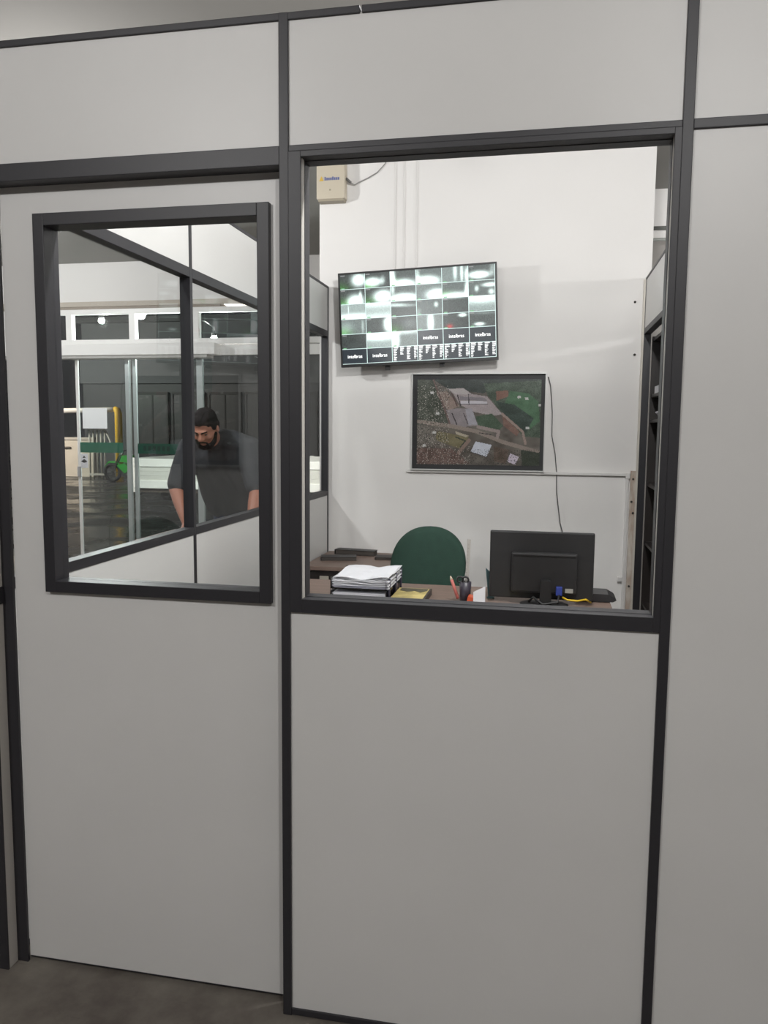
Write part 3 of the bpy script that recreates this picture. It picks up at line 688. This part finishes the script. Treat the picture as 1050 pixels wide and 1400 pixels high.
def papers(name, x0, x1, y0, y1, z0, n, dz, label, curl=0.0, par=None):
    """a pile of single sheets, each turned and shifted a little, the top ones curling"""
    bm = bmesh.new()
    for i in range(n):
        ox, oy, a = random.uniform(-.004, .004), random.uniform(-.004, .004), random.uniform(-.02, .02)
        cx, cy = (x0+x1)/2, (y0+y1)/2; nx = 8; g = {}
        for ix in range(nx+1):
            for iy in range(5):
                u, v = ix/nx-.5, iy/4-.5
                px = (x1-x0)*u; py = (y1-y0)*v
                zz = z0+i*dz + curl*(i/n)*(.006*math.sin(u*9+i*.7)+.012*max(0, u-.2)*2+.004*math.sin(v*7+i))
                g[ix, iy] = bm.verts.new((cx+ox+px*math.cos(a)-py*math.sin(a), cy+oy+px*math.sin(a)+py*math.cos(a), zz))
        fs = [bm.faces.new((g[ix, iy], g[ix+1, iy], g[ix+1, iy+1], g[ix, iy+1])) for ix in range(nx) for iy in range(4)]
        bmesh.ops.extrude_face_region(bm, geom=fs) if False else None
    o = put(name, bm, PAPER, None, label=label, cat='papers')
    sm = o.modifiers.new('thickness', 'SOLIDIFY'); sm.thickness = .0013
    return o
papers('paper_stack', tx+.010, tx+.236, ty+.008, ty+.318, DZ+.0085, 22, .0014, 'papers lying in the lower tier of the letter tray')
pt = papers('paper_stack', tx+.010, tx+.250, ty+.008, ty+.318, DZ+.0595, 26, .0016, 'thick wavy pile of printed papers on top of the letter tray', curl=1.0)
PRINT = mat('grey_print', (150, 150, 158), .8)

# notebook
nb = empty('notebook', (.05, 1.55, DZ), label='yellow-covered notebook with dark pattern lying beside the letter tray', cat='notebook')
box('pages', -.03, .105, 1.43, 1.655, DZ, DZ+.022, PAPER, nb)
nc = box('cover', -.032, .110, 1.428, 1.66, DZ+.022, DZ+.025, mat('notebook_cover', (204, 186, 122), .5, var=.5, scale=14, second=(160, 144, 92)), nb)
box('spine', .105, .114, 1.428, 1.66, DZ, DZ+.026, mat('notebook_spine', (60, 54, 50), .5), nb)
prism('cover_pattern', [(-.02, 1.60), (.02, 1.575), (.045, 1.60), (.075, 1.57), (.10, 1.61), (.10, 1.65), (-.02, 1.65)], 2, DZ+.025, DZ+.0262, mat('cover_dark', (82, 78, 62), .5), nc)
box('loose_sheet', .165, .255, 1.42, 1.52, DZ, DZ+.0015, PAPER, label='small white sheet on the desk left of the pencil cup', cat='paper')

# pencil cup with contents
pc = empty('pencil_cup', (.283, 1.56, DZ), label='small dark pencil cup on the desk left of the monitor', cat='cup')
bm = bmesh.new()
prof = [(.022, DZ), (.026, DZ+.085), (.024, DZ+.085), (.020, DZ+.004)]
n = 20
rings = [[bm.verts.new((.272+r*math.cos(2*math.pi*k/n), 1.56+r*math.sin(2*math.pi*k/n), z)) for k in range(n)] for r, z in prof]
for a, b in zip(rings, rings[1:]):
    for k in range(n): bm.faces.new((a[k], a[(k+1) % n], b[(k+1) % n], b[k]))
bm.faces.new(rings[0][::-1]); bm.faces.new(rings[-1])
put('cup_wall', bm, mat('cup_dark', (52, 48, 58), .4), pc, smooth=True)
rl = empty('ruler', (.277, 1.565, DZ+.01), label='tall grey ruler standing in the pencil cup', cat='ruler')
prism('blade', [(.268, DZ+.006), (.283, DZ+.006), (.292, 1.018), (.277, 1.02)], 1, 1.560, 1.563, mat('ruler_grey', (166, 161, 156), .4), rl)
for k in range(10): box('tick', .2715+k*.001, .2765+k*.001, 1.5592, 1.5599, .86+k*.015, .8608+k*.015, DARKP, rl)
sc = empty('scissors', (.262, 1.548, DZ), label='black-handled scissors in the pencil cup', cat='scissors')
for dx in (-.008, .008):
    bm = bmesh.new(); torus(bm, (.262+dx*1.4, 1.548, .845), .013, .004, n=16, k=6); put('handle', bm, DARKP, sc, smooth=True)
    tube('blade', [(.262+dx*1.2, 1.548, .832), (.264-dx*.3, 1.550, .765)], [.004, .002], RIM, sc, n=6)
pe = empty('pencil', (.235, 1.55, DZ), label='red pencil leaning left beside the pencil cup', cat='pencil')
tube('shaft', [(.243, 1.548, DZ+.012), (.213, 1.555, .842)], .0075, mat('pencil_red', (176, 96, 88), .5), pe, n=6)
tube('tip', [(.213, 1.555, .842), (.208, 1.556, .858)], [.0075, .0015], mat('pencil_tip', (200, 180, 160), .6), pe, n=6)
er = empty('stapler', (.302, 1.52, DZ), label='small orange-red desk stapler right of the pencil cup', cat='stapler')
prism('base', [(.282, DZ), (.326, DZ), (.326, DZ+.008), (.282, DZ+.008)], 1, 1.49, 1.55, DARKP, er)
prism('arm', [(.284, DZ+.009), (.324, DZ+.009), (.320, DZ+.030), (.29, DZ+.034)], 1, 1.492, 1.548, mat('orange_red', (196, 84, 52), .4), er)
bm = bmesh.new()
cv = [(.315, 1.47), (.362, 1.50), (.352, 1.545)]
v = [bm.verts.new((x, y, z)) for (x, y) in cv for z in (DZ, DZ+.068)]
v[1].co.z = DZ+.060; v[3].co.z = DZ+.080
bm.faces.new((v[0], v[2], v[3], v[1])); bm.faces.new((v[2], v[4], v[5], v[3]))
tc_ = put('folded_card', bm, PAPER, None, label='white folded card standing on the desk between stapler and monitor', cat='card')
tc_.modifiers.new('thickness', 'SOLIDIFY').thickness = .0012
tl = empty('teal_card', (.372, 1.64, DZ), label='dark teal card leaning up just left of the monitor', cat='card')
prism('card_sheet', [(.352, .885), (.378, .862), (.386, .752), (.366, .75)], 1, 1.640, 1.643, mat('teal', (66, 96, 100), .5), tl)
prism('card_mark', [(.368, .835), (.376, .83), (.377, .805), (.369, .81)], 1, 1.6385, 1.6398, mat('teal_pale', (150, 170, 170), .5), tl)
box('card_foot', .36, .392, 1.636, 1.66, DZ, DZ+.006, mat('teal', (66, 96, 100), .5), tl)
box('sticky_note', .425, .475, 1.47, 1.525, DZ, DZ+.004, mat('sticky_yellow', (190, 178, 60), .7), label='small yellow sticky pad on the desk under the monitor edge', cat='note pad')

# ================================================================== green office chair
chx = empty('office_chair', (-.03, 2.3, 0), label='office chair with rounded dark green backrest behind the desk', cat='chair')
GRF = mat('green_fabric', (36, 64, 53), .85, var=.12, scale=30, bump=.15, bscale=200)
def cushion(bm, outline, place, thick, puff):
    """pad from a closed outline: rings shrinking to the middle, both faces puffed"""
    n = len(outline); cx = sum(p[0] for p in outline)/n; cy = sum(p[1] for p in outline)/n
    levels = [(1.0, .25), (.985, .62), (.95, .86), (.85, 1.0), (.6, 1.0+puff*.6), (.3, 1.0+puff), (.06, 1.0+puff)]
    def ring(s, t): return [bm.verts.new(place(cx+(x-cx)*s, cy+(y-cy)*s, t*thick/2)) for x, y in outline]
    fr = [ring(s, t) for s, t in levels]; bk = [ring(s, -t) for s, t in levels]
    for rs in (fr, bk):
        for a, b in zip(rs, rs[1:]):
            for k in range(n): bm.faces.new((a[k], a[(k+1) % n], b[(k+1) % n], b[k]))
        bm.faces.new(rs[-1])
    for k in range(n): bm.faces.new((fr[0][k], fr[0][(k+1) % n], bk[0][(k+1) % n], bk[0][k]))
    bmesh.ops.recalc_face_normals(bm, faces=bm.faces[:])
def sup(hw, hh, p, n=40, skew=0):
    o = []
    for k in range(n):
        a = 2*math.pi*k/n; c, s = math.cos(a), math.sin(a)
        o.append((hw*math.copysign(abs(c)**(2/p), c), hh*math.copysign(abs(s)**(2/p), s)))
    return o
out = []
for x, z in sup(.212, .235, 2.2, 48):
    k = 1 - .10*max(0, -z/.235); out.append((x*k + .012*max(0, z/.235), z))
bm = bmesh.new()
cushion(bm, out, lambda u, v, t: (-.030+u, 2.50 - t + .10*(v) + .5*u*u, .715+v), .07, .25); put('backrest', bm, GRF, chx, smooth=True)
bm = bmesh.new()
cushion(bm, sup(.235, .22, 3.2, 44), lambda u, v, t: (-.03+u, 2.24+v, .44+t), .08, .25); put('seat', bm, GRF, chx, smooth=True)
tube('back_support', [(-.03, 2.44, .40), (-.03, 2.53, .43), (-.03, 2.565, .55), (-.03, 2.565, .66)], .018, DARKP, chx)
box('seat_plate', -.13, .07, 2.14, 2.46, .375, .402, DARKP, chx, bev=.004)
tube('gas_lift', [(-.03, 2.26, .10), (-.03, 2.26, .25), (-.03, 2.26, .251), (-.03, 2.26, .378)], [.028, .028, .018, .018], DARKP, chx, n=14)
lathe('hub', [(.04, .07), (.045, .08), (.045, .12), (.03, .13)], -.03, 2.26, DARKP, chx)
for k in range(5):
    a = 2*math.pi*k/5+.3; ex_, ey_ = -.03+.27*math.cos(a), 2.26+.27*math.sin(a)
    tube('base_leg', [(-.03, 2.26, .10), (ex_, ey_, .075)], [.024, .016], DARKP, chx)
    bm = bmesh.new(); btube(bm, [(ex_-.018*math.sin(a), ey_+.018*math.cos(a), .03), (ex_+.018*math.sin(a), ey_-.018*math.cos(a), .03)], .03, 14); btube(bm, [(ex_, ey_, .04), (ex_, ey_, .078)], .009, 8)
    put('caster', bm, DARKP, chx, smooth=True)

# ================================================================== low cabinet in the back left corner
cb = empty('low_cabinet', (-.52, 3.0, 0), label='low brown cabinet with dark front in the back left corner', cat='cabinet')
CT = .665
box('worktop', -.812, -.20, 2.70, 3.305, CT-.025, CT, WOOD, cb, bev=.003)
box('body', -.80, -.22, 2.735, 3.30, .03, CT-.025, DARKWOOD, cb)
box('plinth', -.78, -.24, 2.76, 3.28, 0, .03, DARKP, cb)
for k in range(2):
    x0 = -.795+.29*k
    for j in range(3):
        z1 = CT-.032-j*.2; dr = box('drawer', x0, x0+.283, 2.72, 2.735, z1-.193, z1, DARKWOOD, cb, bev=.002)
        box('label_holder', x0+.085, x0+.14, 2.713, 2.7195, z1-.052, z1-.028, mat('label_pale', (168, 162, 150), .5), dr)
for (a, x, y, l, wd, h, ang, nm) in ((0, -.66, 2.98, .22, .10, .022, .25, 'flat black folder on the low cabinet, nearer the left partition'), (1, -.60, 3.20, .27, .08, .032, -.12, 'thicker black folder lying angled on the low cabinet'), (2, -.36, 3.08, .16, .12, .016, .1, 'dark brown flat box on the low cabinet beside the chair')):
    e = empty('folder', (x, y, CT), Matrix.Rotation(ang, 3, 'Z'), label=nm, cat='folder')
    m_ = DARKP if a < 2 else DARKWOOD
    box('lower_cover', -l/2, l/2, -wd/2, wd/2, 0, .003, m_, e, local=True); box('upper_cover', -l/2, l/2, -wd/2, wd/2, h-.003, h, m_, e, local=True)
    box('sheets', -l/2+.004, l/2-.004, -wd/2+.003, wd/2-.003, .003, h-.003, mat('folder_sheets', (74, 68, 64), .7), e, local=True)
    box('spine', -l/2-.003, -l/2, -wd/2, wd/2, 0, h, m_, e, local=True)

# ================================================================== bookcase seen through the doorway on the right
bk = empty('bookcase', (1.36, 2.85, 0), label='tall dark brown bookcase beyond the doorway on the right', cat='bookcase')
bx0, bx1, by0, by1 = 1.206, 1.53, 2.42, 3.28
box('side', bx0, bx1, by0, by0+.02, 0, 2.05, DARKWOOD, bk); box('side', bx0, bx1, by1-.02, by1, 0, 2.05, DARKWOOD, bk)
box('back', bx1, bx1+.01, by0, by1, 0, 2.05, DARKWOOD, bk)
for z in (.05, .42, .80, 1.16, 1.545, 1.695, 2.03): box('shelf', bx0+.004, bx1, by0+.02, by1-.02, z-.009, z+.009, DARKWOOD, bk)
e = empty('paper_block', (1.3, 3.0, 1.704), label='white paper block on the upper shelf of the bookcase', cat='papers')
box('sheets', 1.212, 1.44, 2.80, 3.12, 1.704, 1.745, PAPER, e); box('band', 1.211, 1.441, 2.93, 2.96, 1.704, 1.746, mat('band', (150, 150, 158), .5), e)
e = empty('plastic_bundle', (1.31, 3.05, 1.554), label='crumpled pale plastic bundle on the bookcase shelf below the paper block', cat='bundle')
bm = bmesh.new(); bmesh.ops.create_icosphere(bm, subdivisions=4, radius=1)
z, h = 1.554, .065
for v_ in bm.verts:
    n_ = v_.co.normalized(); s_f = 1+.16*math.sin(9*n_.y+3*n_.z)+.10*math.sin(13*n_.x+7*n_.z)
    v_.co = Vector((1.312+.085*n_.x*s_f, 3.02+.17*n_.y*s_f, max(z, z+h*.5+h*.5*n_.z*s_f)))
put('bag', bm, mat('pale_plastic', (190, 186, 196), .3), e, smooth=True)
tube('knot', [(1.30, 2.97, z+h-.008), (1.29, 2.96, z+h+.02)], [.012, .018], mat('pale_plastic', (190, 186, 196), .3), e)

# ================================================================== man leaning over a table beyond the glass partition
tb = empty('side_table', (-1.72, 3.0, 0), label='small wooden table the man leans on beyond the glass partition', cat='table')
box('table_top', -1.93, -1.12, 2.72, 3.30, .745, .775, WOOD, tb, bev=.004)
for x in (-1.88, -1.17):
    for y in (2.77, 3.25): box('leg', x-.025, x+.025, y-.025, y+.025, 0, .745, DARKP, tb)
    box('stretcher', x-.012, x+.012, 2.795, 3.225, .2, .23, DARKP, tb)

def limb(bm, pts, n=14):
    """tapered capsule chain: pts = (x,y,z,rx[,ry]) spheres swept along"""
    for (p, q) in zip(pts, pts[1:]):
        a, b = Vector(p[:3]), Vector(q[:3]); L_ = (b-a).length; st = max(2, int(L_/(.35*min(p[3], q[3])))+1)
        for i in range(st+1):
            t = i/st; c = a.lerp(b, t); r = p[3]*(1-t)+q[3]*t
            ball(bm, c, (r, r, r))
def ball(bm, c, r, rot=None):
    m = Matrix.Translation(c)
    if rot is not None: m = m @ rot.to_4x4()
    m = m @ Matrix.Diagonal((r[0], r[1], r[2], 1))
    bmesh.ops.create_icosphere(bm, subdivisions=2, radius=1, matrix=m)
def fuse(name, bm, m, parent, vox, it=6):
    """one continuous skin over overlapping volumes"""
    me = bpy.data.meshes.new('raw'); bm.to_mesh(me); bm.free()
    o = bpy.data.objects.new('raw', me); C.objects.link(o)
    r = o.modifiers.new('r', 'REMESH'); r.mode = 'VOXEL'; r.voxel_size = vox; r.use_smooth_shade = True
    s = o.modifiers.new('s', 'SMOOTH'); s.factor = .5; s.iterations = it
    dg = bpy.context.evaluated_depsgraph_get(); dg.update()
    out_ = bpy.data.meshes.new_from_object(o.evaluated_get(dg)); out_.name = name
    bpy.data.objects.remove(o); bpy.data.meshes.remove(me)
    out_.transform(MW[parent].inverted()); out_.materials.clear(); out_.materials.append(m)
    for p in out_.polygons: p.use_smooth = True
    ob = bpy.data.objects.new(name, out_); C.objects.link(ob); ob.parent = parent; MW[ob] = MW[parent]
    return ob
pr = empty('person', (-1.60, 3.85, 0), label='bearded man in dark grey T-shirt leaning forward beyond the glass partition', cat='person')
SKIN = mat('skin', (156, 104, 84), .55, var=.06, scale=20); SHIRT = mat('shirt_grey', (45, 47, 51), .85, bump=.1, bscale=120)
JEANS = mat('denim', (44, 56, 88), .85, var=.2, scale=40); HAIR = mat('dark_hair', (17, 14, 13), .9, spec=.15, bump=.4, bscale=150); SHOE = mat('shoe_dark', (40, 36, 34), .6)
px = -1.60
HC = Vector((px, 3.10, 1.475))                       # head centre
HR = Matrix.Rotation(math.radians(32), 3, 'X')       # head bowed towards the table (face is local -y)
def H(x, y, z): return HC + HR @ Vector((x, y, z))
def hball(bm, c, r): ball(bm, H(*c), r, HR)
SHL = Vector((px-.215, 3.34, 1.335)); SHR = Vector((px+.215, 3.34, 1.335))
ELL = Vector((px-.29, 3.25, 1.06)); ELR = Vector((px+.30, 3.24, 1.06))
WRL = Vector((px-.125, 3.06, .845)); WRR = Vector((px+.335, 3.04, .845))
bm = bmesh.new()
# head and neck
hball(bm, (0, .012, .035), (.078, .098, .093)); hball(bm, (0, -.018, -.02), (.066, .078, .085)); hball(bm, (0, -.035, -.075), (.047, .052, .042))
hball(bm, (0, -.075, .022), (.052, .022, .016))      # brow
limb(bm, [tuple(H(0, -.086, .012))+(.011,), tuple(H(0, -.106, -.022))+(.015,)])   # nose
for s in (-1, 1):
    hball(bm, (.016*s, -.098, -.026), (.010, .010, .008)); hball(bm, (.042*s, -.062, -.022), (.022, .024, .02))
    hball(bm, (.080*s, .012, -.005), (.010, .019, .030))                          # ears
hball(bm, (0, -.088, -.052), (.024, .010, .007)); hball(bm, (0, -.086, -.065), (.021, .010, .007))   # lips
limb(bm, [tuple(H(0, .02, -.05))+(.060,), (px, 3.25, 1.38, .066), (px, 3.34, 1.34, .075)])
# trunk under the shirt
limb(bm, [(px, 3.36, 1.28, .11), (px, 3.55, 1.16, .13), (px, 3.78, .98, .13)])
limb(bm, [tuple(SHL)+(.075,), (px, 3.38, 1.29, .11), tuple(SHR)+(.075,)])
# arms and hands
for SH, EL, WR, s in ((SHL, ELL, WRL, 1), (SHR, ELR, WRR, -1)):
    mid = EL.lerp(WR, .3)
    limb(bm, [tuple(SH)+(.066,), tuple(EL)+(.050,), tuple(mid)+(.050,), tuple(WR)+(.031,)])
    pm = WR + Vector((0, -.045, -.030))
    limb(bm, [tuple(WR)+(.029,), tuple(pm)+(.022,)])
    tipz = .788
    for j, (dx, ln) in enumerate(((-.033, .060), (-.011, .074), (.011, .079), (.033, .070))):
        b0 = pm + Vector((dx*.85, -.012, -.004)); k1 = b0 + Vector((dx*.35, -ln*.45, -.004)); k2 = k1 + Vector((dx*.15, -ln*.32, -.010)); k3 = k2 + Vector((0, -ln*.22, -.008))
        for q_ in (k1, k2, k3): q_.z = max(q_.z, tipz-.003)
        limb(bm, [tuple(b0)+(.012,), tuple(k1)+(.010,), tuple(k2)+(.0092,), tuple(k3)+(.008,)])
    b0 = WR + Vector((.026*s, -.022, -.020)); k1 = b0 + Vector((.026*s, -.022, -.012)); k2 = k1 + Vector((.010*s, -.028, -.004)); k2.z = max(k2.z, tipz)
    limb(bm, [tuple(b0)+(.015,), tuple(k1)+(.012,), tuple(k2)+(.0095,)])
# legs
HL, HRt = Vector((px-.10, 3.84, .92)), Vector((px+.10, 3.84, .92))
for HP, s in ((HL, -1), (HRt, 1)):
    limb(bm, [tuple(HP)+(.085,), (px+.135*s, 3.76, .50, .058), (px+.145*s, 3.86, .10, .040)])
body = fuse('body', bm, SKIN, pr, .0065, 5)
# eyes
for s in (-1, 1):
    bm = bmesh.new(); hball(bm, (.030*s, -.076, .004), (.012, .009, .008)); put('eye', bm, mat('eye', (60, 48, 42), .3), pr, smooth=True)
    bm = bmesh.new(); limb(bm, [tuple(H(.014*s, -.096, .022))+(.005,), tuple(H(.046*s, -.080, .026))+(.004,)]); put('eyebrow', bm, HAIR, pr, smooth=True)
# hair
bm = bmesh.new()
hball(bm, (0, .022, .050), (.084, .100, .088)); hball(bm, (0, .060, .0), (.078, .062, .075)); hball(bm, (0, -.045, .088), (.060, .042, .032))
for s in (-1, 1): hball(bm, (.070*s, .010, .035), (.014, .045, .045))
fuse('hair', bm, HAIR, pr, .007, 3)
# beard
bm = bmesh.new()
hball(bm, (0, -.048, -.092), (.050, .046, .036))
for s in (-1, 1):
    limb(bm, [tuple(H(.066*s, -.005, -.03))+(.013,), tuple(H(.058*s, -.035, -.07))+(.018,), tuple(H(.03*s, -.065, -.095))+(.022,)])
    limb(bm, [tuple(H(.0, -.098, -.045))+(.006,), tuple(H(.026*s, -.086, -.052))+(.007,), tuple(H(.032*s, -.078, -.075))+(.009,)])
fuse('beard', bm, HAIR, pr, .006, 2)
# T-shirt
bm = bmesh.new()
limb(bm, [(px, 3.33, 1.285, .125), (px, 3.46, 1.20, .150), (px-.04, 3.62, 1.09, .170), (px-.07, 3.78, .97, .175)])
for s in (-1, 1): limb(bm, [(px+.09*s, 3.35, 1.275, .125), (px+.11*s, 3.50, 1.165, .140), (px-.04+.10*s, 3.66, 1.04, .155), (px-.07+.10*s, 3.80, .94, .150)])
limb(bm, [(px, 3.225, 1.40, .072), (px, 3.28, 1.395, .088), (px, 3.38, 1.36, .11)])
for s in (-1, 1): limb(bm, [(px+.03*s, 3.27, 1.41, .07), (px+.11*s, 3.31, 1.385, .085), (px+.19*s, 3.34, 1.345, .09)])
for SH, EL in ((SHL, ELL), (SHR, ELR)):
    limb(bm, [(px+(SH.x-px)*.6, 3.36, 1.315, .098), tuple(SH)+(.096,), tuple(SH.lerp(EL, .55))+(.088,), tuple(SH.lerp(EL, .86))+(.078,)])
fuse('t_shirt', bm, SHIRT, pr, .010, 5)
# jeans, shoes
bm = bmesh.new()
limb(bm, [(px-.15, 3.83, .92, .150), (px+.02, 3.83, .92, .150)])
for s in (-1, 1): limb(bm, [(px-.05+.105*s, 3.84, .88, .120), (px+.135*s, 3.76, .50, .086), (px+.145*s, 3.86, .09, .072)])
fuse('jeans', bm, JEANS, pr, .011, 5)
for s in (-1, 1):
    bm = bmesh.new(); limb(bm, [(px+.148*s, 3.90, .05, .048), (px+.152*s, 3.78, .045, .045), (px+.156*s, 3.67, .036, .036)])
    fuse('shoe', bm, SHOE, pr, .009, 3)
